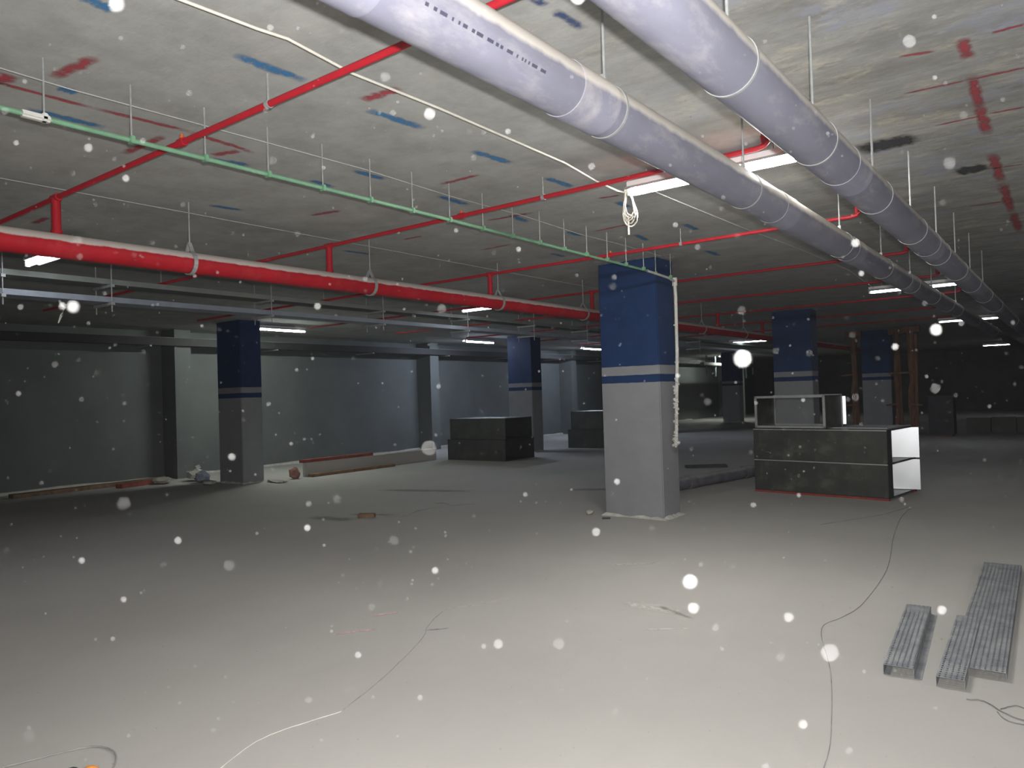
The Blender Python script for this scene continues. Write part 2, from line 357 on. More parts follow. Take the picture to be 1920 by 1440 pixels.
# spray marks on the slab, set out on a grid by the builders
BL = [(-3.02,1.29,-3.04,1.42),(-3.02,1.93,-3.01,2.34),(-3.06,2.77,-3.03,3.21),(-3.08,3.69,-3.05,4.09),(-3.07,4.51,-3.06,4.89),(-3.96,3.44,-3.96,3.76),(-3.98,4.33,-3.99,4.73),(-3.98,1.57,-3.98,1.67),(-4.38,1.57,-4.37,1.98),(-4.44,2.65,-4.38,2.92),(-4.36,3.38,-4.38,3.63),(-3.02,5.5,-3.04,5.77),(-3.95,5.23,-4.0,5.58),(-3.97,6.17,-3.96,6.47),(-5.49,3.26,-5.45,3.55),(-2.96,6.7,-2.97,7.09),(-3.53,6.79,-3.58,7.19),(-6.19,5.2,-6.14,5.61),(-3.36,8.17,-3.36,8.65),(-4.72,6.98,-4.71,7.31)]
for s in BL: stroke('blue_paint_mark', s[:2], s[2:], 0.085, MT['s_blue'], ceiling, H - 0.0015)
for s in [(-1.7,2.40,-1.68,2.53),(-1.68,2.57,-1.67,2.80)]: stroke('blue_paint_mark', s[:2], s[2:], 0.06, MT['s_navy'], ceiling, H - 0.0015)
RD = [(-3.89,1.51,-3.5,1.55,.07),(-4.15,1.36,-3.98,1.37,.09),(-4.13,1.30,-4.12,1.82,.045),(-4.12,1.80,-4.07,2.33,.05),(-4.08,2.30,-4.13,2.79,.05),(-4.37,2.63,-4.16,2.7,.07),(-2.99,2.68,-2.71,2.7,.08),(-3.76,4.12,-3.37,4.13,.05),(-4.25,5.26,-3.74,5.32,.05),(-3.09,5.31,-2.89,5.35,.05),(-3.78,6.37,-3.32,6.34,.05),(-5.35,5.29,-5.09,5.31,.05),(-5.21,4.04,-4.87,4.11,.06),(-4.75,2.25,-4.24,2.26,.06),(-7.09,2.58,-6.76,2.58,.06),(-5.16,6.28,-4.71,6.27,.05),(-0.71,4.59,-0.39,4.62,.03),(-0.39,4.62,-0.13,4.64,.03),(-0.64,4.05,-0.48,4.11,.03),(-0.26,4.07,-0.12,4.07,.03),(-0.65,5.3,-0.38,5.3,.03),(-0.37,5.29,-0.17,5.31,.03),(-0.37,4.03,-0.37,4.32,.06),(-0.38,4.55,-0.39,5.15,.06),(-0.39,5.05,-0.4,5.75,.065),(-0.42,6.2,-0.42,7.2,.075),(-0.42,7.2,-0.43,8.6,.08),(-0.42,8.55,-0.43,9.8,.08),(-0.48,6.67,-0.23,6.72,.03),(-0.73,7.97,-0.41,8.0,.04)]
for s in RD: stroke('red_paint_mark', s[:2], s[2:4], s[4] * 1.15, MT['s_red'], ceiling, H - 0.0017)
for s in [(-1.13,5.50,-0.76,5.46,.30),(-0.68,6.6,-0.46,6.59,.28)]: stroke('black_paint_mark', s[:2], s[2:4], s[4], MT['s_black'], ceiling, H - 0.0019, jit=.1)
stroke('pale_plaster_patch', (-4.95, 8.0), (-3.45, 8.25), 0.9, MT['s_pale'], ceiling, H - 0.0012)
# chalk and scuffs on the floor
for a, b, wd, k in [((-3.97,3.16),(-3.79,3.41),.05,'s_pink'),((-4.06,3.58),(-3.95,3.77),.05,'s_pink'),((-3.73,3.97),(-3.59,4.18),.035,'s_white'),((-3.58,4.2),(-3.46,4.54),.03,'s_white'),
                    ((-3.45,5.70),(-3.0,6.1),.05,'s_white'),((-2.72,4.78),(-2.17,4.8),.16,'s_white'),((-2.3,4.31),(-2.04,4.5),.035,'s_white'),((-2.45,4.86),(-2.1,4.7),.05,'s_dirt'),
                    ((-8.2,6.2),(-7.4,6.35),.3,'s_dirt'),((-7.9,6.6),(-7.2,6.9),.12,'s_dirt'),((-3.5,3.55),(-3.38,3.68),.03,'s_dirt'),((-6.6,9.9),(-5.4,10.6),.35,'s_dirt'),((-9.5,8.6),(-7.8,9.2),.3,'s_dirt')]:
    stroke('floor_mark', a, b, wd, MT[k], floor, 0.0015)

# ------------------------------------------------------------------ columns
def column(x, y, w_, d_, label):
    t = thing('concrete_column', label, 'column', (x, y, 0)); t['kind'] = 'thing'
    bm = N(); box(bm, (-w_ / 2, -d_ / 2, 0), (w_ / 2, d_ / 2, H - .003)); bmesh.ops.bevel(bm, geom=[e for e in bm.edges if abs(e.verts[0].co.z - e.verts[1].co.z) > 1], offset=0.012, segments=2, affect='EDGES')
    bmesh.ops.recalc_face_normals(bm, faces=bm.faces); obj('shaft', bm, MT['column'], t)
    bm = N(); rng = random.Random(int(x * 10 + y * 100)); path = []; n = 9        # ragged mortar skirt
    cs = [(-1, -1), (1, -1), (1, 1), (-1, 1)]
    for i in range(4):
        a, b = cs[i], cs[(i + 1) % 4]
        for k in range(n):
            u = k / n; path.append(((a[0] + (b[0] - a[0]) * u) * w_ / 2, (a[1] + (b[1] - a[1]) * u) * d_ / 2))
    inn, mid, out = [], [], []
    for px, py in path:
        g = rng.uniform(.02, .06); h_ = rng.uniform(.012, .04)
        sx = px + math.copysign(g, px) if abs(abs(px) - w_ / 2) < 1e-6 else px; sy = py + math.copysign(g, py) if abs(abs(py) - d_ / 2) < 1e-6 else py
        inn.append(bm.verts.new((px, py, h_))); out.append(bm.verts.new((sx, sy, 0.0)))
    for i in range(len(path)):
        j = (i + 1) % len(path); bm.faces.new((inn[i], out[i], out[j], inn[j]))
    obj('mortar_skirt', bm, MT['mortar'], t)
    return t
column(-4.35, 8.34, 0.80, 0.46, 'blue-topped grey column standing alone in the middle with a white pipe down its side')
column(-13.1, 8.36, 0.80, 0.46, 'blue-topped column close to the left wall beside rubble and planks')
column(-11.95, 16.3, 0.80, 0.46, 'dim blue-topped column between the two far stacks of dark ducts')
column(-4.75, 16.3, 0.80, 0.46, 'blue-topped column rising behind the open duct frame on the metal duct')
column(-4.75, 24.6, 0.80, 0.46, 'far blue-topped column flanked by rough timber props')
column(-12.1, 24.4, 0.80, 0.46, 'far column mostly hidden behind the middle column')
column(-12.3, 32.6, 0.80, 0.46, 'farthest dark column standing before the back part of the left wall')

# ------------------------------------------------------------------ drain pipes
def drain(x, z, r, y0, y1, sockets, clamps, label, seed):
    t = thing('drain_pipe', label, 'pipe', (x, y0, z), 0, 'grey drain pipes under the slab')
    cuts = [0] + [s - y0 for s in sockets] + [y1 - y0]
    for a, b in zip(cuts, cuts[1:]):
        bm = N(); lathe_along(bm, (0, a, 0), (0, 1, 0), [(0, r), (b - a, r)], 40); obj('pipe_length', bm, MT['pvc'], t, smooth=True)
    for s in sockets:
        bm = N(); a = s - y0
        lathe_along(bm, (0, a - .02, 0), (0, 1, 0), [(0, r + .001), (0.0, r + .003), (.012, r + .004), (.24, r + .003), (.245, r + .004), (.26, r + .004), (.26, r + .001)], 40)
        o = obj('socket', bm, MT['pvc_ring'], t, smooth=True)
    for s in clamps:
        a = s - y0; bm = N(); lathe_along(bm, (0, a - .009, 0), (0, 1, 0), [(0, r), (0, r + .003), (.013, r + .003), (.013, r)], 40)
        c = obj('clamp', bm, MT['zinc'], t, smooth=True)
        boxo('clamp_bolt', (-.012, a - .012, r), (.012, a + .012, r + .05), MT['zinc'], c)
        tubeo('hanger_rod', [(0, a, r + .02), (0, a, H - z)], 0.006, MT['zinc'], t, 8)
    return t
d1 = drain(-1.475, 2.68, 0.103, -6.8, 40, [1.10, 2.32, 4.7, 6.62, 9.1, 12.6, 16.4, 20.5], [2.62, 4.2, 6.38, 8.0, 9.6, 11.2, 13.7], 'grey drain pipe hung lower left of the pair, its side printed with a dotted line', 1)
d2 = drain(-0.865, 2.60, 0.098, -6.8, 40, [3.78, 6.4, 9.4, 12.4, 16, 20], [2.36, 3.35, 4.55, 5.75, 6.95, 8.15, 9.4, 10.8], 'grey drain pipe running nearest the red slab marks, beside the other drain pipe', 2)
# the maker's faint dotted print along the first pipe
bm = N(); y = 1.48; ang = math.radians(-28)
rng = random.Random(3)
while y < 2.06:
    L = rng.choice((.008, .014, .02, .03)); r_ = 0.1036
    a1, a2 = ang - .05, ang + .05
    q = [bm.verts.new((r_ * math.cos(a), yy + 6.8, r_ * math.sin(a))) for a, yy in ((a1, y), (a1, y + L), (a2, y + L), (a2, y))]
    bm.faces.new(q); y += L + rng.choice((.008, .012, .02))
obj('printed_line', bm, MT['ink'], d1)['kind'] = 'stuff'

# ------------------------------------------------------------------ red sprinkler pipes
XM, ZM, RM = -5.53, 2.67, 0.084
t = thing('sprinkler_main', 'thick red sprinkler main pipe dusted grey on top, running beneath the thin red branches', 'pipe', (XM, -6.8, ZM))
bm = N(); lathe_along(bm, (0, 0, 0), (0, 1, 0), [(0, RM), (37, RM)], 32); o = obj('pipe', bm, MT['red'], t, smooth=True)
for y in (0.2, 3.12, 5.0, 7.05, 9.0, 11, 13.2, 15.4):
    yy = y + 6.8; bm = N()
    pts = [(math.sin(a) * (RM + .008), yy, math.cos(a) * (RM + .008)) for a in [math.radians(d) for d in range(-160, 181, 20)]]
    pts = [(0, yy, RM + .075)] + [(math.sin(math.radians(d)) * (RM + .009) , yy, math.cos(math.radians(d)) * (RM + .009)) for d in range(25, 336, 20)] + [(0, yy, RM + .075)]
    for a, b in zip(pts, pts[1:]):
        d = (Vector(b) - Vector(a)); nn = Vector((d.z, 0, -d.x)).normalized() * .004
        vs = [bm.verts.new(Vector(p) + s1 * nn + Vector((0, s2 * .016, 0))) for p in (a, b) for s1 in (-1, 1) for s2 in (-1, 1)]
        for f in ((0, 1, 3, 2), (4, 6, 7, 5), (0, 4, 5, 1), (2, 3, 7, 6), (0, 2, 6, 4), (1, 5, 7, 3)): bm.faces.new([vs[i] for i in f])
    bmesh.ops.recalc_face_normals(bm, faces=bm.faces)
    obj('pear_clamp', bm, MT['zinc'], t)
    tubeo('hanger_rod', [(0, yy, RM + .07), (0, yy, H - ZM)], .006, MT['zinc'], t, 8)
BR = [(2.16, 'thin red branch pipe nearest the camera, crossing the whole slab', 3.0), (4.50, 'thin red branch pipe ending in an upturned elbow beside the lit twin tube', 3.0), (6.90, 'thin red branch pipe just before the middle column top, elbowed past the drain pipe', 3.0),
      (9.25, 'thin red branch pipe directly behind the middle column', 3.0), (11.6, 'thin red branch pipe crossing just before the second lamp of the drain pipe aisle', 3.0), (14.0, 'thin red branch pipe crossing just beyond the second lamp of the drain pipe aisle', 3.0), (16.6, 'thin red branch pipe over the far columns, dim', 3.0), (19.2, 'faint red branch pipe just before the third lamp of the drain pipe aisle', 3.0)]
for y, lab, z in BR:
    t = thing('sprinkler_branch', lab, 'pipe', (XM, y, z), 0, 'red branch pipes under the slab')
    xe = -1.42 if y < 16 else -2.0
    if y < 3: xe = 0.9
    e = xe - XM
    pts = [(-6.5, 0, 0), (e - .08, 0, 0), (e - .03, 0, .008), (e - .008, 0, .03), (e, 0, .07)]
    o = tubeo('pipe', pts, .0165, MT['red_thin'], t, 14)
    bm = N(); lathe_along(bm, (e - .03, 0, .02), (0, 0, 1), [(0, .02), (.05, .022), (.05, .017), (.10, .017)], 14); obj('elbow', bm, MT['red_thin'], t)
    bm = N(); lathe_along(bm, (e, 0, .07), (0, 0, 1), [(0, .021), (.03, .021), (.03, .012), (H - z - .07, .012)], 12); obj('outlet', bm, MT['orange'], t)
    bm = N(); lathe_along(bm, (0, 0, -.33 + RM), (0, 0, 1), [(-.09, .036), (.02, .036), (.02, .029), (.24, .029), (.24, .024)], 18); obj('riser', bm, MT['red'], t, smooth=True)
    bm = N(); lathe_along(bm, (-.05, 0, 0), (1, 0, 0), [(0, .021), (0, .026), (.10, .026), (.10, .021)], 16); obj('tee', bm, MT['red_thin'], t)
    if y < 8:
        bm = N(); lathe_along(bm, (1.62, 0, 0), (1, 0, 0), [(0, .018), (0, .023), (.06, .023), (.06, .018)], 14); cc = obj('tee', bm, MT['red_thin'], t)
        bm = N(); lathe_along(bm, (1.65, 0, .015), (0, 0, 1), [(0, .013), (.018, .013), (.018, .009), (.03, .009)], 12); obj('outlet', bm, MT['orange'], cc)
        for hx in (-3.1, 2.45): tubeo('hanger_rod', [(hx, 0, .015), (hx, 0, H - z)], .005, MT['zinc'], t, 6)
        bm = N(); lathe_along(bm, (2.44, 0, 0), (1, 0, 0), [(0, .0165), (0, .021), (.025, .021), (.025, .0165)], 14); obj('clip', bm, MT['zinc'], t)

# ------------------------------------------------------------------ green conduit with its white drop
XG, ZG = -3.69, 2.872
t = thing('green_conduit', 'thin green conduit on hanger rods turning down the middle column as a white pipe', 'conduit', (XG, -2.0, ZG))
tubeo('conduit', [(0, 0, 0), (0, 3.22, 0)], .0125, MT['green'], t, 12)
tubeo('conduit', [(0, 3.22, 0), (0, 6.0, 0.003), (-.02, 9.4, -.004)], .0125, MT['green'], t, 12)['label'] = 'green painted length'
tubeo('conduit', [(-.02, 9.4, -.004), (-.06, 10.0, -.01), (-.125, 10.33, -.015)], .014, MT['white_pipe'], t, 12)
for i in range(18):
    y = 3.40 + .392 * i if i else 3.40
    xx = 0 if y < 9.4 else -.05
    tubeo('hanger_rod', [(xx, y, .01), (xx, y, H - ZG)], .0045, MT['zinc'], t, 6)
    boxo('saddle', (xx - .02, y - .012, -.016), (xx + .02, y + .012, .022), MT['white_pipe'] if i == 0 else MT['green'], t, bevel=.004)
boxo('plaster_lump', (-.02, 3.30, -.016), (.02, 3.43, .014), MT['white_pipe'], t, bevel=.009)
zb = .87 - ZG
tubeo('drop_pipe', [(-.125, 10.33, -.0), (-.128, 10.35, -.2), (-.135, 10.35, -.9), (-.15, 10.35, -1.25), (-.17, 10.35, -1.65), (-.185, 10.35, zb)], .021, MT['white_pipe'], t, 12)
bm = N(); lathe_along(bm, (-.125, 10.33, -.07), (0, 0, 1), [(0, .026), (.0, .032), (.07, .032), (.1, .03)], 14); obj('elbow', bm, MT['white_pipe'], t)
# crumpled wrap clinging to the lower drop
rng = random.Random(11); bm = N()
for i in range(46):
    u = i / 45; z = -1.15 + (zb + .0 + 1.15) * u - .01; x = -.145 - .04 * u
    s = rng.uniform(.008, .022) * (1.0 if i < 40 else 1.5)
    mm = Matrix.Translation((x + rng.uniform(-.02, .022), 10.33 + rng.uniform(-.02, .02), z)) @ Matrix.Rotation(rng.uniform(0, 3), 4, Vector((rng.random(), rng.random(), rng.random() + .01)).normalized())
    bmesh.ops.create_icosphere(bm, subdivisions=1, radius=s, matrix=mm @ Matrix.Diagonal((1, .7, 1.5, 1)))
obj('torn_wrap', bm, MT['white_pipe'], t)
for z in (-.55, -1.0, -1.5):
    bm = N(); lathe_along(bm, (-.13 - (.05 if z < -1.4 else .01), 10.35, z), (0, 0, 1), [(0, .021), (0, .028), (.02, .028), (.02, .021)], 12); obj('pipe_clip', bm, MT['white_pipe'], t)

# ------------------------------------------------------------------ cables and wires under the slab
pts = [(-2.66, -3.0, 3.12), (-2.65, 1.44, 3.085), (-2.615, 1.79, 3.08), (-2.59, 1.92, 3.078), (-2.64, 2.31, 3.075), (-2.62, 2.88, 3.072), (-2.625, 3.52, 3.07), (-2.63, 4.11, 3.068), (-2.68, 4.6, 3.06), (-2.64, 4.83, 3.03), (-2.60, 4.9, 3.02)]
tag(tubeo('lamp_cable', pts, .0065, MT['cable'], None, 8), 'cream cable strung along the slab to the nearest lit lamp', 'cable')
tag(tubeo('lamp_cable', [(-2.5, 4.95, 3.06), (-2.45, 5.7, 3.04), (-2.45, 7.0, 3.06), (-2.42, 8.6, 3.09), (-2.4, 10.8, 3.10), (-2.45, 12.7, 3.03)], .005, MT['thin_wire'], None, 6), 'grey cable running on from the nearest lamp toward the second lamp of that aisle', 'cable')
for x, y0, y1, z, lab in ((-5.66, -3, 22, 3.10, 'thin wire stretched above the red main pipe'), (-3.83, -3, 8.0, 3.115, 'thin wire stretched beside the green conduit rods'), (-7.0, -3, 30, 3.05, 'thin wire strung between the red main and the cable trays')):
    n = 12; p = [(x + random.uniform(-.02, .02), y0 + (y1 - y0) * i / n, z + random.uniform(-.015, .01)) for i in range(n + 1)]
    tag(tubeo('stretched_wire', p, .0035, MT['thin_wire'], None, 6), lab, 'wire', 'thin wires under the slab')
# tangle of cable hanging at the nearest lamp
t = thing('cable_coil', 'loose loops of cream cable hanging from the end of the nearest lamp', 'cable', (-2.588, 4.885, 3.045))
for k in range(5):
    rng = random.Random(k); w_ = .035 + .012 * k; dn = .20 + .02 * k
    p = []
    for i in range(21):
        a = 2 * PI * i / 20
        p.append((math.sin(a) * w_ * (0.35 + .65 * (1 - math.cos(a)) / 2) + .02 * (1 - math.cos(a)) / 2 + rng.uniform(-.004, .004), .02 * math.sin(a + k), -(1 - math.cos(a)) / 2 * dn))
    tubeo('loop', p, .0055, MT['cable'], t, 6)
tubeo('tail', [(0, 0, -.2), (.0, .0, -.27), (.0, .0, -.34)], .007, MT['cable'], t, 6)
boxo('tie', (-.02, -.02, -.03), (.02, .02, .01), MT['cable'], t, bevel=.006)

# ------------------------------------------------------------------ fluorescent lamps
def lamp_unit(L, tube_m):
    t = bpy.data.objects.new('fluorescent_lamp', None); COL.objects.link(t)
    b = boxo('batten', (-L / 2, -.035, .045), (L / 2, .035, .09), MT['batten'], t, bevel=.006)
    bm = N()
    for s in (-1, 1):
        q = [(-L / 2, s * .03, .05), (L / 2, s * .03, .05), (L / 2, s * .105, .012), (-L / 2, s * .105, .012)]
        bm.faces.new([bm.verts.new(p) for p in q]); bm.faces.new([bm.verts.new((p[0], p[1], p[2] + .004)) for p in q][::-1])
    obj('reflector', bm, MT['batten'], t)
    bm = N(); lathe_along(bm, (-L / 2 + .03, 0, .005), (1, 0, 0), [(0, .016), (.015, .019), (L - .075, .019), (L - .06, .016)], 16)
    o = obj('tube', bm, tube_m, t, smooth=True)
    for s in (-1, 1):
        boxo('holder', (s * L / 2 - .028 * (s > 0), -.022, -.016), (s * L / 2 + .028 * (s < 0), .022, .045), MT['batten'], t, bevel=.004)
        tubeo('hanger_wire', [(s * L * .35, 0, .08), (s * L * .35, 0, .15)], .004, MT['zinc'], t, 6)
    return t
# place, heading, length, tube, label
LAMPS = [((-1.95, 4.88, 3.0), 0, 1.25, T_BRIGHT, 'lit fluorescent lamp nearest the camera, crossing above the first drain pipe'),
         ((-1.95, 12.9, 3.0), 0, 1.25, T_DIM, 'lit fluorescent lamp second from the camera along the drain pipes'),
         ((-2.0, 20.8, 3.0), 0, 1.25, T_DIM, 'lit fluorescent lamp third from the camera along the drain pipes'),
         ((-2.45, 37.2, 3.0), 0, 1.25, T_DIM, 'lit fluorescent lamp farthest off, above the dark right end'),
         ((-7.72, 2.98, 3.0), 0, 1.25, T_DIM, 'lit fluorescent lamp tucked beneath the near end of the red main'),
         ((-7.7, 9.6, 3.0), 0, 1.25, T_DIM, 'lit fluorescent lamp behind the red main, over the middle of the cable tray'),
         ((-8.25, 23.4, 3.0), 0, 1.25, T_DIM, 'lit fluorescent lamp behind the middle column, before the far wall piers'),
         ((-13.25, 9.45, 3.05), PI / 2, 1.25, T_WARM, 'lit fluorescent lamp right behind the column by the left wall'),
         ((-13.3, 16.05, 3.05), PI / 2, 1.25, T_BLUISH, 'lit fluorescent lamp shining bluish on the left wall between two columns'),
         ((-13.4, 22.3, 3.05), PI / 2, 1.25, T_BLUISH, 'lit fluorescent lamp just showing beside the middle column edge'),
         ((-13.5, 35.0, 3.05), PI / 2, 1.25, T_WARM, 'lit fluorescent lamp lighting the far end of the left wall'),
         ((-1.95, -3.1, 3.0), 0, 1.25, T_MID, 'unseen lamp added behind the camera position to fill the near floor'),  # added out of view to fill the near floor
         ((3.9, 4.88, 3.0), 0, 1.25, T_BRIGHT, 'unseen lamp added in the next aisle, level with the nearest lamp, as fill'),  # added out of view to light pipe sides and right floor
         ((3.9, 12.9, 3.0), 0, 1.25, T_DIM, 'unseen lamp added in the next aisle to brighten the metal duct end')]  # added out of view to brighten the duct's open end
for loc, rz, L, tm, lab in LAMPS:
    t = lamp_unit(L, tm); t.location = loc; t.rotation_euler = (0, 0, rz)
    tag(t, lab, 'lamp', 'fluorescent lamps under the slab')

# ------------------------------------------------------------------ cable trays at the left, wall trunking
def tray(name, label, x, y0, y1, z, wd, hh, m, rungs=True):
    t = thing(name, label, 'cable tray', (x, y0, z))
    L = y1 - y0
    for s in (-1, 1): boxo('side_rail', (s * wd / 2 - .004, 0, 0), (s * wd / 2 + .004, L, hh), m, t)
    boxo('tray_bed', (-wd / 2, 0, 0), (wd / 2, L, .006), m, t)
    return t
ta = tray('cable_tray', 'upper dusty zinc cable tray hung beyond the red main', -8.65, -3, 30, 2.915, .3, .058, MT['tray'])
tb = tray('cable_tray', 'lower bluish zinc cable tray hung beneath the upper tray', -8.65, -3, 30, 2.715, .3, .06, MT['tray_blue'])
for y in (1.2, 2.8, 3.85, 5.9, 7.9, 9.9, 11.9, 13.9, 16, 18, 20):
    for s in (-1, 1): tubeo('threaded_rod', [(s * .19, y + 3, -.11), (s * .19, y + 3, H - 2.715)], .007, MT['zinc'], tb, 6)
    for z in (-.035, .165): boxo('strut', (-.22, y + 2.98, z), (.22, y + 3.02, z + .03), MT['zinc'], tb)
t = thing('wall_trunking', 'dark square trunking running high along the left wall', 'trunking', (XL + .55, -6.5, 2.79))
boxo('casing', (0, 0, 0), (.14, 46, .16), MT['trunk'], t, bevel=.006)
boxo('lid', (-.005, 0, .16), (.148, 46, .172), MT['wall'], t)
for y in range(2, 46, 3): boxo('bracket', (-.55, y, -.03), (.16, y + .04, 0), MT['zinc'], t)
# pale dangling strip beneath the trays
tag(tubeo('hanging_strip', [(-8.55, 3.35, 2.70), (-8.53, 3.36, 2.66), (-8.50, 3.38, 2.62), (-8.53, 3.36, 2.54), (-8.56, 3.34, 2.46)], [.012, .016, .011, .013, .007], MT['bag'], None, 6), 'pale scrap of strip dangling from the lower cable tray', 'strip')
# far manifold of small pipes by the back of the left wall
t = thing('service_pipes', 'dim cluster of thin pipes and drops high by the far end of the left wall', 'pipes', (-13.9, 33, 2.53))
boxo('header', (-.1, 0, .1), (.1, 8, .26), MT['tray'], t, bevel=.03)
for i in range(7): tubeo('drop_pipe', [(0, .6 + 1.05 * i, .6), (0, .6 + 1.05 * i, -.3 - .1 * (i % 3))], .045, MT['tray_blue'], t, 8)
tag(tubeo('standpipe', [(-13.6, 37.6, 0), (-13.6, 37.6, 3.1)], .06, MT['tray'], None, 10), 'thin pale standpipe rising before the far end of the left wall', 'pipe')

# ------------------------------------------------------------------ sheet-metal ducts
def duct_parts(t, L, D, Hh, z, m, end_m=None, sheet=.006):
    """hollow rectangular duct along local X with flanges at both ends and folded seams"""
    boxo('front_sheet', (0, 0, z), (L, sheet, z + Hh), m, t)
    boxo('back_sheet', (0, D - sheet, z), (L, D, z + Hh), m, t)
    boxo('top_sheet', (0, 0, z + Hh - sheet), (L, D, z + Hh), m, t)
    boxo('bottom_sheet', (0, 0, z), (L, D, z + sheet), m, t)
    for x in (0, L - .012):
        bm = N()
        for lo, hi in (((x, -.006, z), (x + .012, 0.002, z + Hh)), ((x, D - .002, z), (x + .012, D + .006, z + Hh)), ((x, -.006, z + Hh - .012), (x + .012, D + .006, z + Hh)), ((x, -.006, z), (x + .012, D + .006, z + .012))): box(bm, lo, hi)
        obj('flange', bm, m if x == 0 else MT['duct_side'] if m is MT['duct'] else m, t)
    if end_m:
        boxo('long_seam', (0, -.012, z + Hh - .014), (L, .002, z + Hh), MT['duct_rim'], t)  # seam in paler metal, standing for its highlight
        # added bright plate in the open end, angled to mirror the flash
        boxo('flash_plate', (-.38, -.004, .012), (0, .004, Hh - .014), end_m, t, loc=(L + .072, D - .075, z), rotz=math.radians(17.0))['label'] = 'bright plate added inside the open end to mirror the flash'
        boxo('shaded_return', (L - .012, .0, z + .012), (L - .004, D * .16, z + Hh - .012), MT['duct_side'], t)  # flange return; its dark tone stands for shade inside the end
L1, D1, H1 = 1.87, 1.12, .45
A1 = math.radians(-7.9); P1 = (-3.84, 10.96, 0)
t = thing('sheet_metal_duct', 'lower galvanised duct lying on red runners, flash-catching plate added inside its open end', 'duct', P1, A1)
for y in (.0, D1 - .06): boxo('runner', (0.0, y - .012, 0), (L1, y + .05, .03), MT['duct_red'], t)
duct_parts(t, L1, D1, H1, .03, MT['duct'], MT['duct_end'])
t = thing('sheet_metal_duct', 'upper galvanised duct stacked on the one with red runners, flash-catching plate added inside its end', 'duct', (P1[0], P1[1], .48), A1)
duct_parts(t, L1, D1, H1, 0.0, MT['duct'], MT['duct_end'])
t = thing('duct_sheet', 'loose galvanised sheet on the duct stack, its pale tone painted lamplight', 'sheet', (P1[0] + 1.0, P1[1] + .05, .93), A1)
boxo('sheet', (.0, .1, 0), (.80, D1 - .05, .004), MT['duct_rim'], t); boxo('folded_edge', (.0, .1, .004), (.80, .13, .016), MT['duct_rim'], t)  # pale tone stands for lamplight on the duct's top sheet
# open frame-like short duct standing on the stack
t = thing('open_duct', 'short open rectangular duct ring standing on the galvanised duct stack', 'duct', (P1[0] + .04, P1[1] - .0, .945), A1)
W2, D2, H2 = 1.02, .62, .455
bm = N()
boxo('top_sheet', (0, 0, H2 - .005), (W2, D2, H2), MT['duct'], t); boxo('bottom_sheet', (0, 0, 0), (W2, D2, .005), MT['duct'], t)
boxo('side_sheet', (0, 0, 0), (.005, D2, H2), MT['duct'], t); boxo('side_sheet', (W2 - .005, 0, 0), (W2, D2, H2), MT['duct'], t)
for y in (-.004, D2 - .016):
    bm = N()
    for lo, hi in (((-.012, y, -.0), (.022, y + .02, H2 + .012)), ((W2 - .022, y, 0), (W2 + .012, y + .02, H2 + .012)), ((-.012, y, H2 - .02), (W2 + .012, y + .02, H2 + .012)), ((-.012, y, -.0), (W2 + .012, y + .02, .032))): box(bm, lo, hi)
    obj('flange', bm, MT['duct_rim'], t)
boxo('flash_strip', (-.075, -.004, .03), (0, .004, H2 - .02), MT['duct_end'], t, loc=(W2 + .05, D2 + .02, 0), rotz=math.radians(20))  # added strip, angled to catch the flash as a bright edge
# far stacks
for (px, py, L, D, hh, z, lab, m) in ((-12.35, 13.55, 1.75, 1.2, .50, 0, 'dim duct at the bottom of the far stack beside the low upstand', 'duct_dark'), (-12.3, 13.6, 1.68, 1.1, .50, .50, 'dim duct on top of the far stack, with a painted lamp glint', 'duct_dark'),
                                      (-11.45, 17.6, 1.45, 1.2, .52, 0, 'dim duct at the bottom of the stack behind the middle column', 'duct_dark'), (-11.4, 17.7, 1.0, 1.1, .50, .52, 'dim duct on top of the stack behind the middle column', 'duct_dark')):
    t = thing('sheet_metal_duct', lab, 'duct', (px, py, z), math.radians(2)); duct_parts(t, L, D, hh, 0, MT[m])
    if 'glint' in lab: boxo('painted_glint', (.95, -.02, hh), (L, .25, hh + .012), MT['duct_rim'], t)  # pale strip painted in for the lamp's reflection on top

# ------------------------------------------------------------------ timber props, crate, far clutter
def prop(x, y, lab, lean, seed):
    rng = random.Random(seed); t = thing('timber_prop', lab, 'prop', (x, y, 0), 0, 'rough timber props about the far column')
    n = 9
    p = [(lean * i / n + rng.uniform(-.03, .03), rng.uniform(-.03, .03), 2.98 * i / n) for i in range(n + 1)]
    tubeo('pole', p, [.085 + rng.uniform(-.015, .02) for _ in p], MT['wood'], t, 9)
    boxo('board', (.06, -.06, .1), (.14, .0, 2.9), MT['wood'], t, mtx=Matrix.Rotation(math.radians(rng.uniform(-2, 2)), 4, 'Y'))
    boxo('head_block', (-.18, -.1, 2.95), (.25, .1, 3.12), MT['wood'], t)
    for k in range(2): boxo('peg', (-.2, -.11, .9 + k * .9), (.16, -.08, .95 + k * .9), MT['wood'], t, mtx=Matrix.Rotation(math.radians(rng.uniform(-8, 8)), 4, 'Y'))
    return t
prop(-5.28, 23.9, 'rough brown timber prop between the blue column pair', .03, 1)
prop(-4.12, 23.95, 'rough brown timber prop standing close against the far column', .02, 2)
prop(-3.66, 23.4, 'rough brown timber prop nearest the dark right end', .0, 3)
t = thing('site_crate', 'dark crate standing on the floor beyond the timber props', 'crate', (-3.35, 23.9, 0))
boxo('body', (0, 0, .04), (.62, .6, 1.1), MT['crate'], t, bevel=.01); boxo('lid', (-.02, -.02, 1.1), (.64, .62, 1.15), MT['crate'], t); boxo('skid', (.05, .0, 0), (.57, .6, .04), MT['wood'], t)
t = thing('block_plinth', 'low dark row of concrete blocks across the far right end', 'blocks', (-2.6, 25.6, 0))
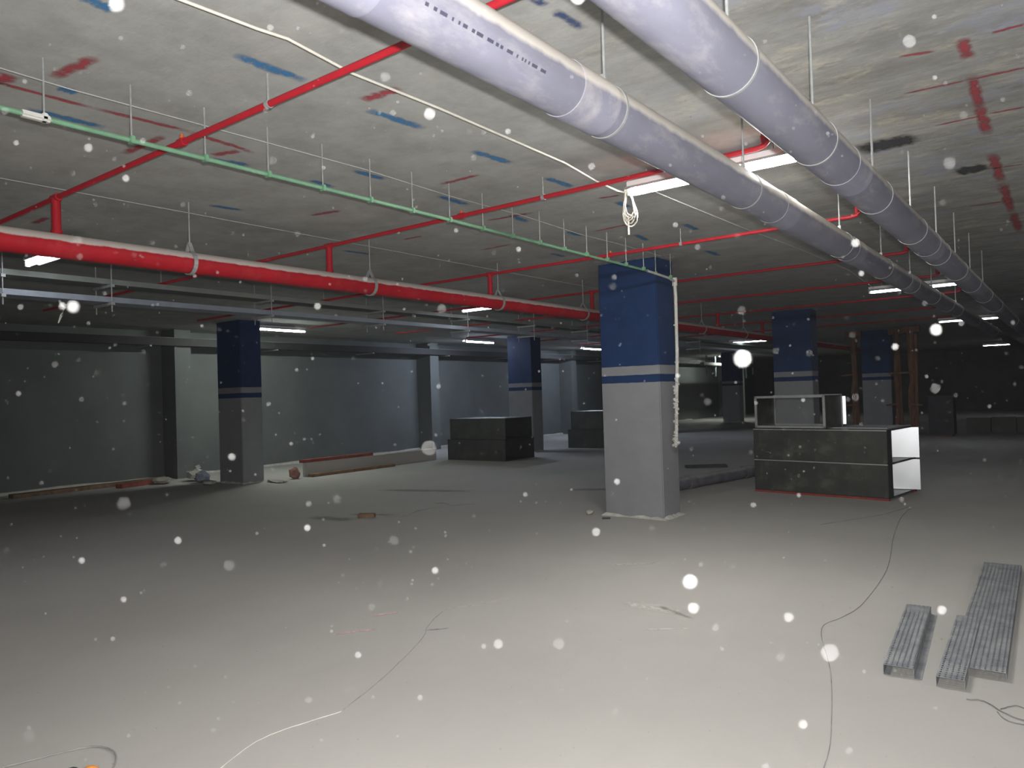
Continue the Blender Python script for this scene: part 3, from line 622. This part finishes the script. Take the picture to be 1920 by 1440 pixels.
for k in range(7): boxo('block', (k * .62, random.uniform(-.03, .03), 0), (k * .62 + .6, .3, .42 + random.uniform(0, .05)), MT['wall_raw'], t, bevel=.01)

# ------------------------------------------------------------------ dark plastic pipe lying behind the middle column
t = thing('loose_pipe', 'dark dusty plastic pipe lying on the floor between the middle column and the duct', 'pipe', (-5.05, 9.7, .10))
bm = N(); lathe_along(bm, (0, 0, 0), (.62, 3.4, 0), [(0, .1), (3.3, .1)], 24); o = obj('pipe', bm, MT['dark_pipe'], t, smooth=True)
for s in (.0, 1.1, 2.75): bm = N(); lathe_along(bm, (0, 0, 0), (.62, 3.4, 0), [(s, .1), (s, .112), (s + .16, .112), (s + .16, .1)], 24); obj('socket', bm, MT['dark_pipe'], t)

# ------------------------------------------------------------------ perforated cable tray offcuts on the floor
def perf_sheet(name, lo, hi, parent, z, ax='z'):
    bm = N(); uvl = bm.loops.layers.uv.new('UVMap')
    if ax == 'z': c = [(lo[0], lo[1], z), (hi[0], lo[1], z), (hi[0], hi[1], z), (lo[0], hi[1], z)]; u = [(p[0], p[1]) for p in c]
    else: c = [(z, lo[0], lo[1]), (z, hi[0], lo[1]), (z, hi[0], hi[1]), (z, lo[0], hi[1])]; u = [(p[2], p[1]) for p in c]
    f = bm.faces.new([bm.verts.new(p) for p in c])
    for lp, q in zip(f.loops, u): lp[uvl].uv = q
    o = obj(name, bm, MT['perf'], parent); s = o.modifiers.new('thick', 'SOLIDIFY'); s.thickness = .0015
    return o
def offcut(label, loc, rz, wd, L, hh, lips=True):
    t = thing('perforated_tray', label, 'cable tray', loc, rz, 'offcuts of perforated tray on the floor')
    perf_sheet('web', (0, 0), (wd, L), t, hh)
    perf_sheet('side', (0, 0), (L, hh), t, 0, 'x'); perf_sheet('side', (0, 0), (L, hh), t, wd, 'x')
    if lips:
        perf_sheet('lip', (0, 0), (.03, L), t, .003); perf_sheet('lip', (wd, 0), (wd + .035, L), t, .003)
    return t
offcut('short upside-down perforated tray offcut lying apart on the floor', (-.862, 4.32, 0), math.radians(4.2), .143, 1.27, .055)
offcut('wide long perforated tray offcut reaching the edge of the picture', (-.585, 4.53, 0), math.radians(1.35), .255, 2.70, .045, False)
t = thing('perforated_tray', 'narrow perforated tray offcut laid over the side of the wide one', 'cable tray', (-.612, 4.29, 0), math.radians(1.9), 'offcuts of perforated tray on the floor')
perf_sheet('web', (0, 0), (.125, 1.2), t, .052); perf_sheet('side', (0, 0), (1.2, .052), t, 0, 'x'); perf_sheet('side', (0.0, .0), (.22, .052), t, .125, 'x')

# ------------------------------------------------------------------ wires and small litter on the floor
def wire(name, pts, r, m, label, cat='wire', group=None):
    p = [(x, y, r + random.uniform(0, .003)) for x, y in pts]
    return tag(tubeo(name, p, r, m, None, 6), label, cat, group)
def smooth(pts, n=6):
    out = []
    P = [Vector((a, b, 0)) for a, b in pts]
    for i in range(len(P) - 1):
        p0, p1, p2, p3 = P[max(i - 1, 0)], P[i], P[i + 1], P[min(i + 2, len(P) - 1)]
        for k in range(n):
            s = k / n
            q = 0.5 * ((2 * p1) + (p2 - p0) * s + (2 * p0 - 5 * p1 + 4 * p2 - p3) * s * s + (3 * p1 - p0 - 3 * p2 + p3) * s ** 3)
            out.append((q.x, q.y))
    out.append((P[-1].x, P[-1].y)); return out
wire('floor_wire', smooth([(-2.9, 1.55), (-2.946, 1.746), (-3.029, 1.969), (-3.011, 2.189), (-2.956, 2.402)]), .0017, MT['pale_wire'], 'pale wire curving over the bare floor at the bottom edge')
wire('floor_wire', smooth([(-2.956, 2.402), (-3.114, 2.835), (-3.381, 3.404), (-3.52, 3.6), (-3.621, 3.783), (-3.68, 3.93)]), .0018, MT['dusty_wire'], 'dark dusty wire trailing on from the pale wire toward the chalk marks')
wire('floor_wire', smooth([(-.85, 3.05), (-.861, 3.138), (-.91, 3.441), (-1.1, 4.2), (-1.334, 4.916), (-1.28, 5.25), (-1.242, 5.669), (-1.3, 6.8), (-1.5, 8.2), (-1.643, 9.475), (-1.66, 10.3)]), .0022, MT['dusty_wire'], 'long thin wire winding over the floor from the duct past the tray offcuts')
wire('floor_wire', smooth([(-1.7, 10.3), (-1.85, 9.6), (-2.1, 9.0), (-2.3, 8.6)]), .0025, MT['dusty_wire'], 'short thin wire on the floor in front of the duct stack')
wire('floor_wire', smooth([(-.47, 4.18), (-.40, 4.20), (-.33, 4.12), (-.25, 4.06), (-.15, 4.05)]), .003, MT['dark_wire'], 'dark kinked wire beyond the tray offcuts at the edge of the picture')
wire('floor_wire', smooth([(-.33, 4.14), (-.27, 4.22), (-.2, 4.16), (-.22, 4.02), (-.3, 4.02), (-.34, 4.1)]), .0025, MT['dark_wire'], 'small loop of dark wire tangled at the kinked wire')
wire('floor_wire', smooth([(-3.75, 1.2), (-3.71, 1.32), (-3.66, 1.46), (-3.60, 1.53), (-3.50, 1.55), (-3.40, 1.52), (-3.32, 1.46), (-3.30, 1.38)]), .004, MT['dusty_wire'], 'grey wire looped around the orange tool at the bottom corner')
wire('floor_wire', smooth([(-7.3, 6.7), (-7.1, 6.95), (-7.2, 7.3), (-7.1, 7.8), (-6.9, 8.1)]), .004, MT['dusty_wire'], 'crooked dusty wire on the dim floor beyond the wooden block')
wire('floor_wire', smooth([(-7.5, 7.9), (-7.35, 7.95), (-7.2, 7.9)]), .004, MT['dusty_wire'], 'short dusty wire on the dim floor before the far stack')
# orange and black tool peeking in at the bottom edge
t = thing('tool_case', 'orange and black rounded tool lying inside the loop of grey wire', 'tool', (-3.285, 1.345, 0), math.radians(37))
bm = N(); bmesh.ops.create_uvsphere(bm, u_segments=20, v_segments=12, radius=.045, matrix=Matrix.Translation((.02, 0, .04)) @ Matrix.Diagonal((1.0, .8, .9, 1))); obj('body', bm, MT['tool_orange'], t, smooth=True)
bm = N(); lathe_along(bm, (-.045, 0, .04), (-1, 0, .0), [(0, .034), (.012, .036), (.045, .03), (.055, .018)], 18); obj('cap', bm, MT['black'], t)
# small loose bits
def lump(name, x, y, s, m, label, cat, flat=.6, sub=2, seed=0, z=0, group=None):
    rng = random.Random(seed); bm = N(); bmesh.ops.create_icosphere(bm, subdivisions=sub, radius=1)
    for v in bm.verts: v.co *= 1 + rng.uniform(-.22, .22)
    zz = min(v.co.z for v in bm.verts)
    for v in bm.verts: v.co = Vector((v.co.x * s[0], v.co.y * s[1], (v.co.z - zz) * s[2] * .5))
    o = obj(name, bm, m, None, loc=(x, y, z)); return tag(o, label, cat, group)
o = boxo('wood_block', (-.11, -.045, 0), (.11, .045, .055), MT['wood_floor'], None, bevel=.006, loc=(-7.44, 6.55, 0), rotz=.55); tag(o, 'small brown block of wood alone on the dim floor', 'block')
o = boxo('metal_piece', (-.05, -.02, 0), (.05, .02, .018), MT['black'], None, bevel=.004, loc=(-4.6, 7.86, 0), rotz=.5); tag(o, 'small black strip on the floor at the foot of the middle column', 'strip')
lump('brick_piece', -4.95, 8.05, (.05, .05, .07), MT['stone'], 'pinkish chip of stone on the floor beside the middle column', 'stone', seed=3)
o = boxo('floor_plank', (-.4, -.09, 0), (.4, .09, .05), MT['crate'], None, bevel=.006, loc=(-5.84, 13.9, 0), rotz=.6); tag(o, 'short dark plank on the floor behind the middle column', 'plank')
# rubbish along the foot of the left wall
o = boxo('floor_plank', (-1.3, -.11, 0), (1.3, .11, .07), MT['wood_floor'], None, bevel=.006, loc=(-15.0, 6.3, 0), rotz=PI / 2 + .05); tag(o, 'long brown plank lying along the left wall before the first pier', 'plank')
o = boxo('floor_plank', (-.35, -.09, 0), (.35, .09, .08), MT['wood_red'], None, bevel=.006, loc=(-14.6, 7.0, 0), rotz=PI / 2 + .2); tag(o, 'short reddish plank end beside the long wall plank', 'plank')
for i, (x, y, s, m, lab, nm) in enumerate([(-14.3, 8.1, (.22, .2, .22), 'bag', 'pale crumpled bag slumped at the wall beside the column', 'paper_bag'), (-13.82, 7.95, (.15, .14, .26), 'bag_blue', 'bluish crumpled bag leaning by the column foot', 'plastic_bag'),
                                            (-14.5, 7.5, (.2, .18, .12), 'stone', 'grey heap of rubble at the wall before the column', 'rubble_lump'), (-13.3, 7.8, (.16, .12, .08), 'mortar', 'pale mortar lump at the front of the wall column', 'mortar_lump'),
                                            (-12.3, 8.6, (.3, .1, .06), 'mortar', 'pale mortar lump past the wall column toward the planks', 'mortar_lump'), (-12.5, 9.15, (.12, .1, .24), 'brick', 'reddish lump of brick at the end of the low upstand', 'brick_piece')]):
    lump(nm, x, y, s, MT[m], lab, nm.split('_')[-1] if 'bag' in nm else 'debris', seed=20 + i)
bm = N(); vs = [bm.verts.new(p) for p in ((-.10, 0, .03), (.0, .03, .06), (.11, 0, .0), (.02, -.03, -.02))]; bm.faces.new(vs); o = obj('white_scrap', bm, MT['scrap'], None, loc=(-14.25, 8.1, .265)); s = o.modifiers.new('thick', 'SOLIDIFY'); s.thickness = .006
tag(o, 'bright white torn scrap on top of the pale bag', 'scrap')
for k, (y0, L, z, m, lab) in enumerate([(9.45, 1.9, 0.285, 'wood_red', 'reddish plank resting on the near end of the low upstand'), (9.5, 2.3, 0.0, 'wood_floor', 'brown plank lying on the floor at the low upstand'), ]):
    o = boxo('floor_plank', (-.07, 0, 0), (.07, L, .06), MT[m], None, bevel=.005, loc=(-12.68 if k == 0 else -12.45, y0, z), rotz=.0); tag(o, lab, 'plank')

# ------------------------------------------------------------------ single dust motes in the air (the fine haze is the world's volume, above)
def motes(n, rad, r0, r1, seed):
    rng = random.Random(seed); base = bmesh.new(); bmesh.ops.create_icosphere(base, subdivisions=1, radius=1)
    bv = [v.co.copy() for v in base.verts]; bf = [[v.index for v in f.verts] for f in base.faces]; base.free()
    V, F = [], []
    while n > 0:
        p = Vector((rng.uniform(-1, 1), rng.uniform(-1, 1), rng.uniform(-1, 1))) * rad
        if not 0.16 < p.length < rad: continue
        p.z += HC; n -= 1
        if not 0.05 < p.z < H - .1 or (p - flo.location).length < .12: continue
        r = r0 * (r1 / r0) ** (rng.random() ** 2.2)
        k = len(V); V += [tuple(p + q * r) for q in bv]; F += [[k + i for i in f] for f in bf]
    me = bpy.data.meshes.new('airborne_dust'); me.from_pydata(V, [], F); me.materials.append(MT['dust_mote'])
    o = bpy.data.objects.new('airborne_dust', me); COL.objects.link(o)
    return tag(o, 'pale dust motes hanging in the air all about the near aisle', 'dust', None, 'stuff')
motes(30000, 1.6, .00022, .0009, 5)
